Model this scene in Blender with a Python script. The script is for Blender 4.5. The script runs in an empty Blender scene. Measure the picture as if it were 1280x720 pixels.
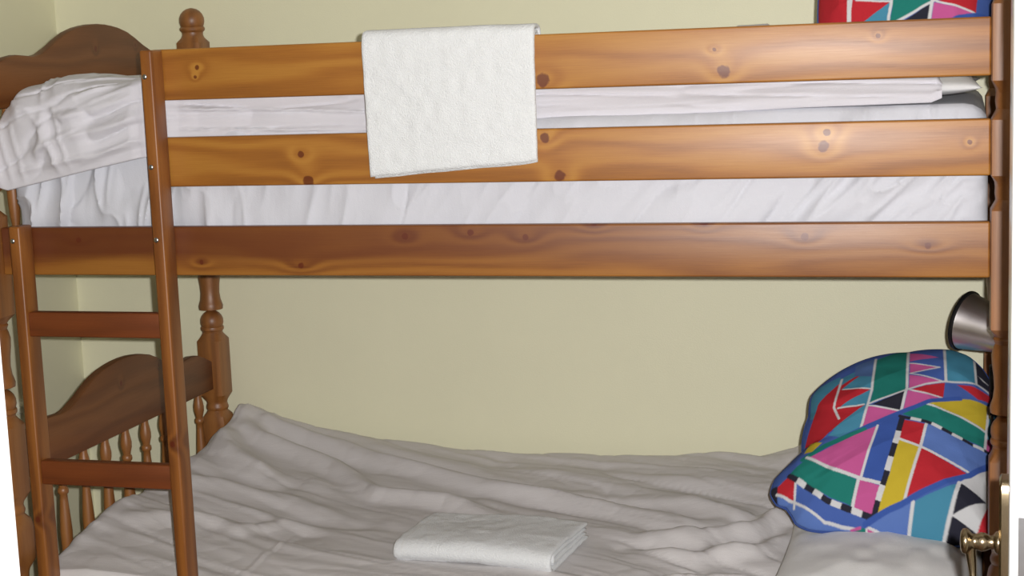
import bpy, bmesh, math, random
import numpy as np
from mathutils import Vector, Matrix

random.seed(4)
S = bpy.context.scene
COL = S.collection

# ------------------------------------------------------------------ camera
CAM = Vector((-0.0689, -2.7731, 1.5412))
YAW, PITCH, ROLL, FPX = 0.28085, -0.15082, -0.03833, 1997.2
fw = Vector((-math.sin(YAW) * math.cos(PITCH), math.cos(YAW) * math.cos(PITCH), math.sin(PITCH)))
rt = Vector((math.cos(YAW), math.sin(YAW), 0))
up = rt.cross(fw)
rt, up = math.cos(ROLL) * rt + math.sin(ROLL) * up, -math.sin(ROLL) * rt + math.cos(ROLL) * up
cd = bpy.data.cameras.new('camera')
cd.sensor_width = 36.0
cd.lens = FPX / 1280 * 36.0
cd.clip_start = 0.02
cam = bpy.data.objects.new('camera', cd)
COL.objects.link(cam)
cam.matrix_world = Matrix(((rt.x, up.x, -fw.x, CAM.x), (rt.y, up.y, -fw.y, CAM.y),
                           (rt.z, up.z, -fw.z, CAM.z), (0, 0, 0, 1)))
S.camera = cam

# ------------------------------------------------------------------ world, flash, exposure
w = bpy.data.worlds.new('world')
S.world = w
w.use_nodes = True
w.node_tree.nodes['Background'].inputs[0].default_value = (1.0, 0.93, 0.85, 1)
w.node_tree.nodes['Background'].inputs[1].default_value = 0.16

# the compact camera's built-in flash: a little right of and above the lens
fl = bpy.data.lights.new('camera_flash', 'POINT')
fl.energy = 320
fl.color = (1.0, 0.985, 0.97)
fl.shadow_soft_size = 0.010
flo = bpy.data.objects.new('camera_flash', fl)
COL.objects.link(flo)
flo.location = CAM + rt * 0.040 + up * 0.022

S.view_settings.view_transform = 'Standard'
S.view_settings.look = 'None'
S.view_settings.gamma = 1.0
S.view_settings.use_curve_mapping = False
S.view_settings.exposure = 0.0

# ------------------------------------------------------------------ helpers
def srgb(r, g, b):
    f = lambda c: (c / 255) / 12.92 if c <= 10.3 else ((c / 255 + 0.055) / 1.055) ** 2.4
    return (f(r), f(g), f(b), 1.0)


def finish(o, parent=None, label=None, cat=None, group=None, kind=None):
    if parent is not None:
        o.parent = parent
    if label: o['label'] = label
    if cat: o['category'] = cat
    if group: o['group'] = group
    if kind: o['kind'] = kind
    return o


def wloc(o):
    v = Vector(o.location)
    p = o.parent
    while p is not None:
        v += p.location
        p = p.parent
    return v


def obj(name, bm, mat, parent=None, smooth=40, origin=None, **kw):
    """bmesh in world coordinates -> one mesh object with its origin at the middle of its box"""
    me = bpy.data.meshes.new(name)
    bm.normal_update()
    bm.to_mesh(me)
    bm.free()
    return obj_me(name, me, mat, parent, smooth, origin, **kw)


def obj_me(name, me, mat, parent=None, smooth=40, origin=None, **kw):
    n = len(me.vertices)
    co = np.empty(n * 3)
    me.vertices.foreach_get('co', co)
    co = co.reshape(-1, 3)
    c = (co.min(0) + co.max(0)) / 2 if origin is None else np.array(origin)
    co -= c
    me.vertices.foreach_set('co', co.ravel())
    if smooth:
        me.polygons.foreach_set('use_smooth', [True] * len(me.polygons))
        if smooth < 180:
            me.set_sharp_from_angle(angle=math.radians(smooth))
    me.update()
    if mat is not None:
        me.materials.append(mat)
    o = bpy.data.objects.new(name, me)
    COL.objects.link(o)
    o.location = Vector(c) - (wloc(parent) if parent is not None else Vector((0, 0, 0)))
    return finish(o, parent, **kw)


def empty(name, loc, **kw):
    o = bpy.data.objects.new(name, None)
    o.empty_display_size = 0.1
    COL.objects.link(o)
    o.location = loc
    return finish(o, **kw)


def dup(o, name, loc_world, parent):
    c = o.copy()
    c.name = name
    COL.objects.link(c)
    c.parent = parent
    c.location = Vector(loc_world) - wloc(parent)
    return c


def box(x0, x1, y0, y1, z0, z1, bev=0.0, seg=2):
    bm = bmesh.new()
    bmesh.ops.create_cube(bm, size=1)
    for v in bm.verts:
        v.co = Vector((x0 + (v.co.x + .5) * (x1 - x0), y0 + (v.co.y + .5) * (y1 - y0), z0 + (v.co.z + .5) * (z1 - z0)))
    if bev:
        bmesh.ops.bevel(bm, geom=list(bm.edges), offset=bev, segments=seg, profile=.5, affect='EDGES')
    return bm


def lathe(profile, cx, cy, cz=0, n=32, axis='Z', square=None):
    """profile: (z, half, squareness, corner) rings; squareness 1 = square block with trimmed corners"""
    bm = bmesh.new()
    rings = []
    for p in profile:
        z, h = p[0], p[1]
        q = p[2] if len(p) > 2 else 0
        ring = []
        for k in range(n):
            a = 2 * math.pi * k / n
            c, s = math.cos(a), math.sin(a)
            rs = min(h / max(abs(c), abs(s)), h * 1.33)
            r = h * (1 - q) + rs * q
            if axis == 'Z': co = (cx + r * c, cy + r * s, cz + z)
            elif axis == 'X': co = (cx + z, cy + r * c, cz + r * s)
            else: co = (cx + r * s, cy + z, cz + r * c)
            ring.append(bm.verts.new(co))
        rings.append(ring)
    for a, b in zip(rings, rings[1:]):
        for k in range(n):
            bm.faces.new((a[k], a[(k + 1) % n], b[(k + 1) % n], b[k]))
    bm.faces.new(rings[0][::-1])
    bm.faces.new(rings[-1])
    bmesh.ops.recalc_face_normals(bm, faces=bm.faces)
    return bm


def prism(pts, lo, hi, axis='X', bev=0.0):
    """closed 2-D outline extruded along an axis (X: pts are (y, z))"""
    bm = bmesh.new()
    a = [bm.verts.new((lo, y, z) if axis == 'X' else (y, lo, z)) for y, z in pts]
    b = [bm.verts.new((hi, y, z) if axis == 'X' else (y, hi, z)) for y, z in pts]
    n = len(pts)
    fa = bm.faces.new(a)
    fb = bm.faces.new(b[::-1])
    for i in range(n):
        bm.faces.new((a[i], b[i], b[(i + 1) % n], a[(i + 1) % n]))
    bmesh.ops.recalc_face_normals(bm, faces=bm.faces)
    if bev:
        ed = list(set(list(fa.edges) + list(fb.edges)))
        bmesh.ops.bevel(bm, geom=ed, offset=bev, segments=2, profile=.5, affect='EDGES')
    return bm


def tube(pts, rad, n=12):
    """round tube along a polyline; rad a number or one per point"""
    bm = bmesh.new()
    P = [Vector(p) for p in pts]
    R = rad if isinstance(rad, (list, tuple)) else [rad] * len(P)
    rings = []
    ref = Vector((0.13, 0.31, 0.94)).normalized()
    for i, p in enumerate(P):
        t = (P[min(i + 1, len(P) - 1)] - P[max(i - 1, 0)]).normalized()
        a = t.cross(ref).normalized()
        b = t.cross(a)
        rings.append([bm.verts.new(p + R[i] * (math.cos(2 * math.pi * k / n) * a + math.sin(2 * math.pi * k / n) * b)) for k in range(n)])
    for a, b in zip(rings, rings[1:]):
        for k in range(n):
            bm.faces.new((a[k], a[(k + 1) % n], b[(k + 1) % n], b[k]))
    bm.faces.new(rings[0][::-1])
    bm.faces.new(rings[-1])
    bmesh.ops.recalc_face_normals(bm, faces=bm.faces)
    return bm


def catmull(pts, m):
    """m points evenly spaced along a smooth curve through pts"""
    P = np.array(pts, float)
    Q = np.vstack([2 * P[0] - P[1], P, 2 * P[-1] - P[-2]])
    out = []
    for i in range(1, len(Q) - 2):
        for t in np.linspace(0, 1, 16, endpoint=False):
            a, b, c, d = Q[i - 1], Q[i], Q[i + 1], Q[i + 2]
            out.append(.5 * (2 * b + (c - a) * t + (2 * a - 5 * b + 4 * c - d) * t * t + (3 * b - a - 3 * c + d) * t ** 3))
    out.append(P[-1])
    out = np.array(out)
    s = np.concatenate([[0], np.cumsum(np.linalg.norm(np.diff(out, axis=0), axis=1))])
    u = np.linspace(0, s[-1], m)
    return np.stack([np.interp(u, s, out[:, k]) for k in range(out.shape[1])], 1)


_rng = np.random.RandomState(11)
_T = _rng.rand(256, 256)


def noise(x, y, seed=0):
    """smooth value noise in about -1..1, arrays"""
    x = np.asarray(x, float) + 17.3 * seed + 40
    y = np.asarray(y, float) + 9.7 * seed + 40
    i, j = np.floor(x).astype(int), np.floor(y).astype(int)
    fx, fy = x - i, y - j
    fx, fy = fx ** 3 * (fx * (fx * 6 - 15) + 10), fy ** 3 * (fy * (fy * 6 - 15) + 10)
    g = lambda a, b: _T[a % 256, b % 256]
    return 2 * ((g(i, j) * (1 - fx) + g(i + 1, j) * fx) * (1 - fy) + (g(i, j + 1) * (1 - fx) + g(i + 1, j + 1) * fx) * fy) - 1


def ridged(x, y, seed=0):
    return 1 - 2 * np.abs(noise(x, y, seed))


def seg_dist(X, Y, poly):
    """distance of every grid point to a polyline and how far along it the foot lies (0..1)"""
    best = np.full(X.shape, 1e9)
    al = np.zeros(X.shape)
    L = 0
    P = np.array(poly, float)
    tot = np.sum(np.linalg.norm(np.diff(P, axis=0), axis=1))
    for a, b in zip(P, P[1:]):
        d = b - a
        l = np.hypot(*d)
        t = np.clip(((X - a[0]) * d[0] + (Y - a[1]) * d[1]) / (l * l), 0, 1)
        q = np.hypot(X - a[0] - t * d[0], Y - a[1] - t * d[1])
        m = q < best
        best = np.where(m, q, best)
        al = np.where(m, (L + t * l) / tot, al)
        L += l
    return best, al


def grid_mesh(name, V, wrap_u=False):
    """V: (nu, nv, 3) array of points -> quad mesh"""
    nu, nv = V.shape[:2]
    idx = np.arange(nu * nv).reshape(nu, nv)
    if wrap_u:
        a, b = idx, np.roll(idx, -1, 0)
    else:
        a, b = idx[:-1], idx[1:]
    F = np.stack([a[:, :-1], b[:, :-1], b[:, 1:], a[:, 1:]], -1).reshape(-1, 4)
    me = bpy.data.meshes.new(name)
    me.from_pydata(V.reshape(-1, 3).tolist(), [], F.tolist())
    me.update()
    return me


def bm_from_grids(grids, weld=1e-5):
    bm = bmesh.new()
    for V in grids:
        nu, nv = V.shape[:2]
        vs = [[bm.verts.new(V[i, j]) for j in range(nv)] for i in range(nu)]
        for i in range(nu - 1):
            for j in range(nv - 1):
                bm.faces.new((vs[i][j], vs[i + 1][j], vs[i + 1][j + 1], vs[i][j + 1]))
    bmesh.ops.remove_doubles(bm, verts=bm.verts, dist=weld)
    bmesh.ops.recalc_face_normals(bm, faces=bm.faces)
    return bm


# ------------------------------------------------------------------ materials
class NT:
    def __init__(self, name):
        self.m = bpy.data.materials.new(name)
        self.m.use_nodes = True
        self.t = self.m.node_tree
        self.b = self.t.nodes['Principled BSDF']

    def n(self, kind, **kw):
        nd = self.t.nodes.new(kind)
        for k, v in kw.items():
            setattr(nd, k, v)
        return nd

    def put(self, sock, v):
        if isinstance(v, bpy.types.NodeSocket): self.t.links.new(v, sock)
        else: sock.default_value = v

    def ma(self, op, a, b=0.0, c=None, clamp=False):
        nd = self.n('ShaderNodeMath', operation=op)
        nd.use_clamp = clamp
        self.put(nd.inputs[0], a)
        self.put(nd.inputs[1], b)
        if c is not None: self.put(nd.inputs[2], c)
        return nd.outputs[0]

    def noise(self, vec, scale, detail=3, rough=.55):
        nd = self.n('ShaderNodeTexNoise')
        self.put(nd.inputs['Vector'], vec)
        nd.inputs['Scale'].default_value = scale
        nd.inputs['Detail'].default_value = detail
        nd.inputs['Roughness'].default_value = rough
        return nd.outputs[0]

    def mapping(self, vec, scale=(1, 1, 1), loc=(0, 0, 0), rot=(0, 0, 0)):
        nd = self.n('ShaderNodeMapping')
        self.put(nd.inputs[0], vec)
        nd.inputs[1].default_value = loc
        nd.inputs[2].default_value = rot
        nd.inputs[3].default_value = scale
        return nd.outputs[0]

    def mix(self, fac, a, b):
        nd = self.n('ShaderNodeMix', data_type='RGBA')
        self.put(nd.inputs[0], fac)
        self.put(nd.inputs[6], a)
        self.put(nd.inputs[7], b)
        return nd.outputs[2]

    def ramp(self, fac, stops):
        nd = self.n('ShaderNodeValToRGB')
        self.put(nd.inputs[0], fac)
        el = nd.color_ramp.elements
        while len(el) < len(stops): el.new(.5)
        for e, (p, c) in zip(el, stops):
            e.position = p
            e.color = c
        return nd.outputs[0]

    def bump(self, h, strength, dist=.01):
        nd = self.n('ShaderNodeBump')
        nd.inputs['Strength'].default_value = strength
        nd.inputs['Distance'].default_value = dist
        self.put(nd.inputs['Height'], h)
        self.t.links.new(nd.outputs[0], self.b.inputs['Normal'])

    def obj(self):
        return self.n('ShaderNodeTexCoord').outputs['Object']

    def set(self, **kw):
        for k, v in kw.items():
            self.put(self.b.inputs[k.replace('_', ' ')], v)
        return self.m


def wood(name, axis='X', knots=(), seed=0.0, light=(172, 110, 48), mid=(150, 86, 32), dark=(108, 52, 18),
         rough=.46, freq=150.0, coat=.10, spec=.5, band=None, halo_tone=.16):
    """varnished pine; grain runs along `axis`; knots = (along, across, radius, length) from the board's middle"""
    t = NT(name)
    sep = t.n('ShaderNodeSeparateXYZ')
    t.put(sep.inputs[0], t.obj())
    x, y, z = sep.outputs
    if axis == 'X': al, ac, de = x, z, y
    elif axis == 'Y': al, ac, de = y, z, x
    else: al, ac, de = z, x, y
    comb = t.n('ShaderNodeCombineXYZ')
    t.put(comb.inputs[0], t.ma('MULTIPLY', al, .16))
    t.put(comb.inputs[1], t.ma('ADD', ac, seed))
    t.put(comb.inputs[2], de)
    v = comb.outputs[0]
    warp = t.noise(v, 9, 2)
    g = t.ma('ADD', t.ma('MULTIPLY', t.ma('ADD', ac, t.ma('MULTIPLY', de, .6)), freq), t.ma('MULTIPLY', warp, 26.0))
    core = None
    halo = None
    wobx = t.ma('MULTIPLY', t.ma('SUBTRACT', t.noise(t.obj(), 75, 2), .5), 2.2) if knots else None
    for (kx, kz, kr, kl) in knots:
        dx = t.ma('DIVIDE', t.ma('SUBTRACT', al, kx), kr)
        dz = t.ma('DIVIDE', t.ma('SUBTRACT', ac, kz), kr)
        d2 = t.ma('ADD', t.ma('ADD', t.ma('MULTIPLY', dx, dx), t.ma('MULTIPLY', dz, dz)), wobx)
        c = t.ma('MULTIPLY', t.ma('SUBTRACT', 1.35, d2), 1.6, clamp=True)
        dxl = t.ma('DIVIDE', t.ma('SUBTRACT', al, kx), kr * kl)
        dzl = t.ma('DIVIDE', dz, 2.6)
        e2 = t.ma('ADD', t.ma('MULTIPLY', dxl, dxl), t.ma('MULTIPLY', dzl, dzl))
        e = t.ma('POWER', 2.718, t.ma('MULTIPLY', e2, -1.0))
        core = c if core is None else t.ma('MAXIMUM', core, c)
        halo = e if halo is None else t.ma('ADD', halo, e)
    if halo is not None:
        g = t.ma('ADD', g, t.ma('MULTIPLY', halo, 6.0))
    rings = t.ma('MULTIPLY_ADD', t.ma('SINE', g), .5, .5)
    fine = t.noise(t.mapping(v, (1, 9, 9)), 70, 4, .7)
    blot = t.noise(v, 5, 2)
    f = t.ma('ADD', t.ma('MULTIPLY', rings, .24), t.ma('ADD', t.ma('MULTIPLY', fine, .42), t.ma('MULTIPLY', blot, .55)))
    if halo is not None:
        f = t.ma('ADD', f, t.ma('MULTIPLY', halo, halo_tone))
    col = t.ramp(f, [(.30, srgb(*light)), (.58, srgb(*mid)), (.92, srgb(*dark))])
    if band is not None:                     # darker heartwood lying along the board
        bz, bw, bc, bs = band
        q = t.ma('MULTIPLY_ADD', t.ma('ADD', t.ma('SUBTRACT', ac, bz), t.ma('MULTIPLY', t.ma('SUBTRACT', warp, .5), .03)), 1 / bw, .5, clamp=True)
        col = t.mix(t.ma('MULTIPLY', t.ma('MULTIPLY', q, t.ma('MULTIPLY_ADD', al, -.55, .62, clamp=True)), bs), col, srgb(*bc))
    if core is not None:
        col = t.mix(t.ma('MULTIPLY', core, .85), col, srgb(92, 30, 8))
    t.bump(t.ma('ADD', rings, fine), .06, .002)
    return t.set(Base_Color=col, Roughness=t.ma('MULTIPLY_ADD', fine, .14, rough - .07), Coat_Weight=coat, Coat_Roughness=.34, Specular_IOR_Level=spec)


def cloth(name, col=(226, 224, 228), wrinkle=.25, stretch=(3, 14, 14), weave=.05, scale=1.0):
    t = NT(name)
    o = t.obj()
    big = t.noise(t.mapping(o, stretch), 2.2 * scale, 4, .55)
    wv = t.noise(o, 420, 2)
    t.bump(t.ma('ADD', t.ma('MULTIPLY', big, wrinkle), t.ma('MULTIPLY', wv, weave)), .55, .012)
    return t.set(Base_Color=srgb(*col), Roughness=.92, Specular_IOR_Level=.15, Sheen_Weight=.12, Sheen_Roughness=.5)


def terry(name):
    t = NT(name)
    o = t.obj()
    v = t.n('ShaderNodeTexVoronoi')
    t.put(v.inputs['Vector'], o)
    v.inputs['Scale'].default_value = 420
    n1 = t.noise(o, 160, 3, .7)
    h = t.ma('ADD', t.ma('MULTIPLY', v.outputs['Distance'], -.6), n1)
    t.bump(h, .45, .004)
    return t.set(Base_Color=srgb(225, 227, 229), Roughness=1.0, Specular_IOR_Level=.05, Sheen_Weight=.3)


def paint(name, col, rough=.7, grain=300, strength=.1, spec=.3, mott=.03):
    t = NT(name)
    o = t.obj()
    n1 = t.noise(o, grain, 3, .6)
    n2 = t.noise(o, 3.5, 4, .6)
    c = srgb(*col)
    c2 = tuple(x * (1 - 2 * mott) for x in c[:3]) + (1,)
    t.bump(n1, strength, .003)
    return t.set(Base_Color=t.mix(n2, c, c2), Roughness=rough, Specular_IOR_Level=spec)


def metal(name, col, rough, brushed=None):
    t = NT(name)
    c = srgb(*col)
    t.set(Base_Color=c, Metallic=1.0, Roughness=rough)
    n1 = t.noise(t.mapping(t.obj(), brushed or (1, 1, 1)), 60, 3)
    t.put(t.b.inputs['Roughness'], t.ma('MULTIPLY_ADD', n1, .06, rough - .03))
    if brushed:
        t.put(t.b.inputs['Anisotropic'], .6)
    return t.m


M_wall = paint('cream_wall_paint', (238, 235, 205), .5, 260, .14, .5)
M_ceil = paint('ceiling_paint', (232, 230, 220), .9)
M_gloss = paint('white_gloss_paint', (240, 240, 238), .25, 40, .02, .5)
M_carpet = paint('beige_carpet', (120, 100, 84), 1.0, 900, .8, .05, .1)
M_sheet = cloth('white_sheet', (208, 209, 217), .22, (16, 3, 5))
M_duvet = cloth('white_duvet_cotton', (212, 208, 208), .30, (3.2, 15, 9))
M_pcase = cloth('white_pillowcase', (222, 221, 221), .2, (6, 6, 6))
M_terry = terry('white_terry')
M_hem = cloth('towel_hem', (222, 222, 222), .05, (60, 5, 60), .1)
M_steel = metal('brushed_steel', (214, 208, 208), .34)
M_inner = paint('lamp_inner_enamel', (225, 225, 222), .4)
M_black = paint('black_plastic', (18, 17, 18), .45, 200, .02)
M_brass = metal('antique_brass', (150, 134, 108), .26)
M_zinc = metal('zinc_screw', (190, 192, 198), .3)
M_cream = paint('cream_gloss', (220, 218, 200), .35, 60, .03)
WD = dict(light=(166, 112, 58), mid=(148, 94, 44), dark=(114, 68, 30), coat=.1, rough=.46, spec=.7)
HD = dict(light=(124, 76, 38), mid=(108, 62, 28), dark=(84, 46, 20), coat=.05, rough=.5)
M_post = wood('pine_turned', 'Z', (), 3.1, freq=120, **WD)
M_head = wood('pine_headboard', 'Y', ((-.02, .03, .006, 2), (.16, .036, .004, 2)), 1.7, freq=60, **HD)
M_spin = wood('pine_spindle', 'Z', (), 5.2, **WD)
M_stile = wood('pine_ladder_stile', 'Z', ((.02, 0, .006, 3),), 7.7, light=(160, 104, 44), mid=(142, 86, 34), dark=(102, 54, 20))
M_rung = wood('pine_rung', 'X', (), 9.4, light=(132, 72, 34), mid=(116, 58, 24), dark=(90, 42, 16))
M_slat = wood('pine_slat', 'Y', (), 2.2)
# ------------------------------------------------------------------ room
WX0, WX1, WY1, WYF = -2.395, 0.045, 1.03, -1.70
CEIL = 2.35
obj('floor', box(-2.6, 0.3, -4.2, 1.2, -.06, 0), M_carpet, smooth=0, kind='structure')
obj('ceiling', box(-2.6, 0.3, -1.80, 1.2, CEIL, CEIL + .06), M_ceil, smooth=0, kind='structure')
obj('wall_back', box(WX0 - .1, WX1 + .1, WY1, WY1 + .1, 0, CEIL), M_wall, smooth=0, kind='structure')
obj('wall_left', box(WX0 - .1, WX0, WYF - .1, WY1, 0, CEIL), M_wall, smooth=0, kind='structure')
obj('wall_right', box(WX1, WX1 + .1, WYF - .1, WY1, 0, CEIL), M_wall, smooth=0, kind='structure')
DXL, DXR, DH = -.797, .012, 2.02
bm = box(WX0, DXL - .03, WYF - .1, WYF, 0, CEIL)
for b in (box(DXR + .03, WX1, WYF - .1, WYF, 0, CEIL), box(DXL - .03, DXR + .03, WYF - .1, WYF, DH + .03, CEIL)):
    me = bpy.data.meshes.new('t'); b.to_mesh(me); b.free(); bm.from_mesh(me); bpy.data.meshes.remove(me)
obj('wall_front', bm, M_wall, smooth=0, kind='structure')
obj('trim_1', box(DXL - .03, DXL, WYF - .102, WYF + .002, 0, DH, .003), M_gloss, smooth=30, kind='structure', label='white gloss door lining at the left edge of the doorway')
obj('trim_2', box(DXR, DXR + .03, WYF - .102, WYF + .002, 0, DH, .003), M_gloss, smooth=30, kind='structure', label='white gloss door lining at the right edge of the doorway')
obj('trim_3', box(DXL - .03, DXR + .03, WYF - .102, WYF + .002, DH, DH + .03, .003), M_gloss, smooth=30, kind='structure', label='white gloss door lining across the top of the doorway')
for k, (a, b) in enumerate(((DXL - .085, DXL - .012), (DXR + .012, WX1 + .03))):
    obj('trim_%d' % (4 + k), box(a, b, WYF - .118, WYF - .102, 0, DH + .06, .004), M_gloss, smooth=30, kind='structure', label='white gloss architrave on the hall side, %s' % ('left', 'right')[k])
for nm, a in (('baseboard_back', (WX0, WX1, WY1 - .015, WY1, 0, .1)), ('baseboard_left', (WX0, WX0 + .015, WYF, WY1 - .015, 0, .1)), ('baseboard_right', (WX1 - .015, WX1, WYF + .003, -1.02, 0, .1))):
    obj(nm, box(*a, .004), M_gloss, smooth=30, kind='structure')

# a door folded back along the right wall: its free edge faces the doorway, the handle is close to it
p0, p1 = Vector((-.0225, -.972, 0)), Vector((-.0085, -.262, 0))
dd = (p1 - p0).normalized()
nn = Vector((-dd.y, dd.x, 0))            # out of the door's left face
bm = bmesh.new()
def dpt(s, t, z): return p0 + dd * s + nn * t + Vector((0, 0, z))
DL = (p1 - p0).length
for (s0, s1, z0, z1, t0, t1) in ((0, DL, .01, 2.0, -.036, 0),):
    vs = [bm.verts.new(dpt(s, t, z)) for s in (s0, s1) for t in (t0, t1) for z in (z0, z1)]
    for f in ((0, 1, 3, 2), (4, 6, 7, 5), (0, 4, 5, 1), (2, 3, 7, 6), (0, 2, 6, 4), (1, 5, 7, 3)):
        bm.faces.new([vs[i] for i in f])
bmesh.ops.recalc_face_normals(bm, faces=bm.faces)
bmesh.ops.bevel(bm, geom=list(bm.edges), offset=.0025, segments=2, profile=.5, affect='EDGES')
door = obj('door_1', bm, M_gloss, smooth=30, kind='structure', label='white gloss door folded back along the right wall, seen edge on')
HS, HZ = .062, .951                  # handle spindle: along the door and height
bm = bmesh.new()
o2 = []
for a in range(0, 24):
    q = 2 * math.pi * a / 24
    cs, sn = math.cos(q), math.sin(q)
    o2.append((HS + .021 * np.sign(cs) * abs(cs) ** .35, HZ - .030 + .110 * np.sign(sn) * abs(sn) ** .25))
lo = [bm.verts.new(dpt(s, 0.0005, z)) for s, z in o2]
hi = [bm.verts.new(dpt(s, .0085, z)) for s, z in o2]
tp = [bm.verts.new(dpt(HS + (s - HS) * .86, .011, HZ - .03 + (z - HZ + .03) * .97)) for s, z in o2]
for A, B in ((lo, hi), (hi, tp)):
    for i in range(24): bm.faces.new((A[i], A[(i + 1) % 24], B[(i + 1) % 24], B[i]))
bm.faces.new(tp); bm.faces.new(lo[::-1])
bmesh.ops.recalc_face_normals(bm, faces=bm.faces)
hp = obj('handle_plate', bm, M_brass, door, smooth=35, label='tarnished brass handle plate')
prof = [(.0085, .0125), (.012, .0135), (.015, .012), (.017, .0085), (.021, .0078), (.024, .0095), (.027, .0108), (.031, .0112), (.034, .0098), (.037, .0088), (.041, .0094), (.0445, .0135), (.047, .0150), (.051, .0145), (.0535, .011), (.0545, .004)]
bm = bmesh.new()
rings = []
for t, r in prof:
    rings.append([bm.verts.new(dpt(HS + r * math.cos(2 * math.pi * k / 24), t, HZ + r * math.sin(2 * math.pi * k / 24))) for k in range(24)])
for A, B in zip(rings, rings[1:]):
    for i in range(24): bm.faces.new((A[i], A[(i + 1) % 24], B[(i + 1) % 24], B[i]))
bm.faces.new(rings[0][::-1]); bm.faces.new(rings[-1])
bmesh.ops.recalc_face_normals(bm, faces=bm.faces)
obj('handle_neck', bm, M_brass, door, smooth=50, label='turned brass neck of the handle')
latch_bm = bmesh.new()
vs = [latch_bm.verts.new(dpt(a_, t_, z_)) for a_ in (-.0012, .004) for t_ in (-.0285, -.0095) for z_ in (HZ - .13, HZ + .05)]
for f in ((0, 1, 3, 2), (4, 6, 7, 5), (0, 4, 5, 1), (2, 3, 7, 6), (0, 2, 6, 4), (1, 5, 7, 3)):
    latch_bm.faces.new([vs[i] for i in f])
bmesh.ops.recalc_face_normals(latch_bm, faces=latch_bm.faces)
lv = catmull([(HS, .0425, HZ), (HS, .0425, HZ - .012), (HS - .002, .0405, HZ - .03), (HS - .006, .039, HZ - .055), (HS - .008, .040, HZ - .085), (HS - .006, .042, HZ - .10)], 22)
obj('handle_lever', tube([dpt(*q) for q in lv], [.0075 - .0032 * min(1, i / 8) + (.002 if i > 18 else 0) for i in range(22)], 14), M_brass, door, smooth=60, label='slim brass lever hanging down')
obj('latch_plate', latch_bm, M_zinc, door, smooth=30, label='steel latch plate let into the door edge')

# ------------------------------------------------------------------ bunk bed
BL, BW = 1.96, .953                      # post axis spacing
bed = empty('bunk_bed', (-BL / 2, BW / 2, 0), label='varnished pine bunk bed with turned posts, guard rails and a ladder', cat='bunk bed')
H = .0325
UP = [(.892, .026), (.893, .0305), (.902, .0315), (.909, .0295), (.918, .0265), (.935, .0245), (.955, .0255), (.975, .0282), (.993, .0292), (1.006, .0262), (1.012, .0235), (1.016, .025), (1.020, .0268), (1.024, .0245), (1.028, .026, .3), (1.040, H, 1),
      (1.240, H, 1), (1.252, .027, .3), (1.257, .0245), (1.267, .026), (1.278, .0255), (1.286, .0265, .3), (1.298, H, 1),
      (1.390, H, 1), (1.402, .027, .3), (1.407, .0245), (1.42, .0265), (1.434, .0255), (1.441, .0265, .3), (1.454, H, 1),
      (1.578, H, 1), (1.590, .0275, .3), (1.597, .0262), (1.603, .0265), (1.6055, .0285), (1.608, .0308), (1.612, .0318), (1.6155, .0308), (1.6175, .0288)]
def ball(z0, r, n=9, a0=-62): return [(z0 + r * math.sin(math.radians(a)), r * math.cos(math.radians(a))) for a in np.linspace(a0, 86, n)]
UP += ball(1.6325, .0318)
LP = [(0, .026), (.01, .029), (.05, .030), (.06, .0265), (.10, .024), (.16, .028), (.175, .025), (.185, .027, .3), (.197, H, 1), (.462, H, 1), (.474, .027, .3), (.480, .0245), (.492, .0255), (.500, .0262), (.508, .0275, .2), (.525, .0335, .8), (.560, .0345, 1), (.590, .0345, 1), (.612, .032, .7), (.622, .0275, .2), (.626, .0262), (.630, .0285), (.635, .0292), (.640, .0275), (.645, .0262), (.651, .0268, .2), (.668, H, 1),
      (.812, H, 1), (.826, .0275, .3), (.832, .0258), (.836, .0268), (.839, .0296), (.843, .0302), (.8465, .0296), (.8485, .0275)]
LP += ball(.8605, .0300)
posts = []
for prof_ in (UP, LP):
    first = None
    for (x, y) in ((-BL, 0), (-BL, BW), (0, 0), (0, BW)):
        if first is None:
            first = obj('bed_post', lathe(prof_, x, y, 0, 32), M_post, bed, smooth=28)
            zc = wloc(first).z
        else:
            dup(first, 'bed_post', (x, y, zc), bed)

# head and foot panels with their turned spindles
DIP = [(.035, -.030), (.07, -.014), (.105, -.001), (.142, .004), (.175, .002), (.205, 0), (.235, .004), (.28, .021), (.315, .037), (.348, .050), (.385, .059), (.416, .0635), (.445, .0665), (.4765, .0675)]
DIP = DIP + [(.953 - a, b) for a, b in DIP[-2::-1]]
SP = [(0, .0075), (.008, .0085), (.02, .0105), (.05, .0125), (.085, .0135), (.12, .0115), (.155, .0090), (.168, .0085), (.171, .0115), (.176, .0122), (.181, .0115), (.184, .0088), (.19, .0098), (.202, .0128), (.214, .0132), (.226, .0112), (.236, .009), (.245, .0085)]
for x in (-BL, 0):
    for zd in (1.556, .791):
        pts = [(y, zd + dz) for y, dz in DIP] + [(.918, zd - .104), (.4765, zd - .104), (.035, zd - .104)]
        hb = obj('headboard', prism(pts, x - .011, x + .011, 'X', .004), M_head, bed, smooth=30)
        lowz = zd - .40
        obj('headboard_rail', box(x - .011, x + .011, .033, .92, lowz, lowz + .055, .003), M_head, hb, smooth=30)
        first = None
        for k in range(9):
            y = .105 + k * .0929
            if first is None:
                first = obj('spindle', lathe(SP, x, y, zd - .347, 16), M_spin, hb, smooth=50)
                zc = wloc(first).z
            else:
                dup(first, 'spindle', (x, y, zc), hb)

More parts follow.
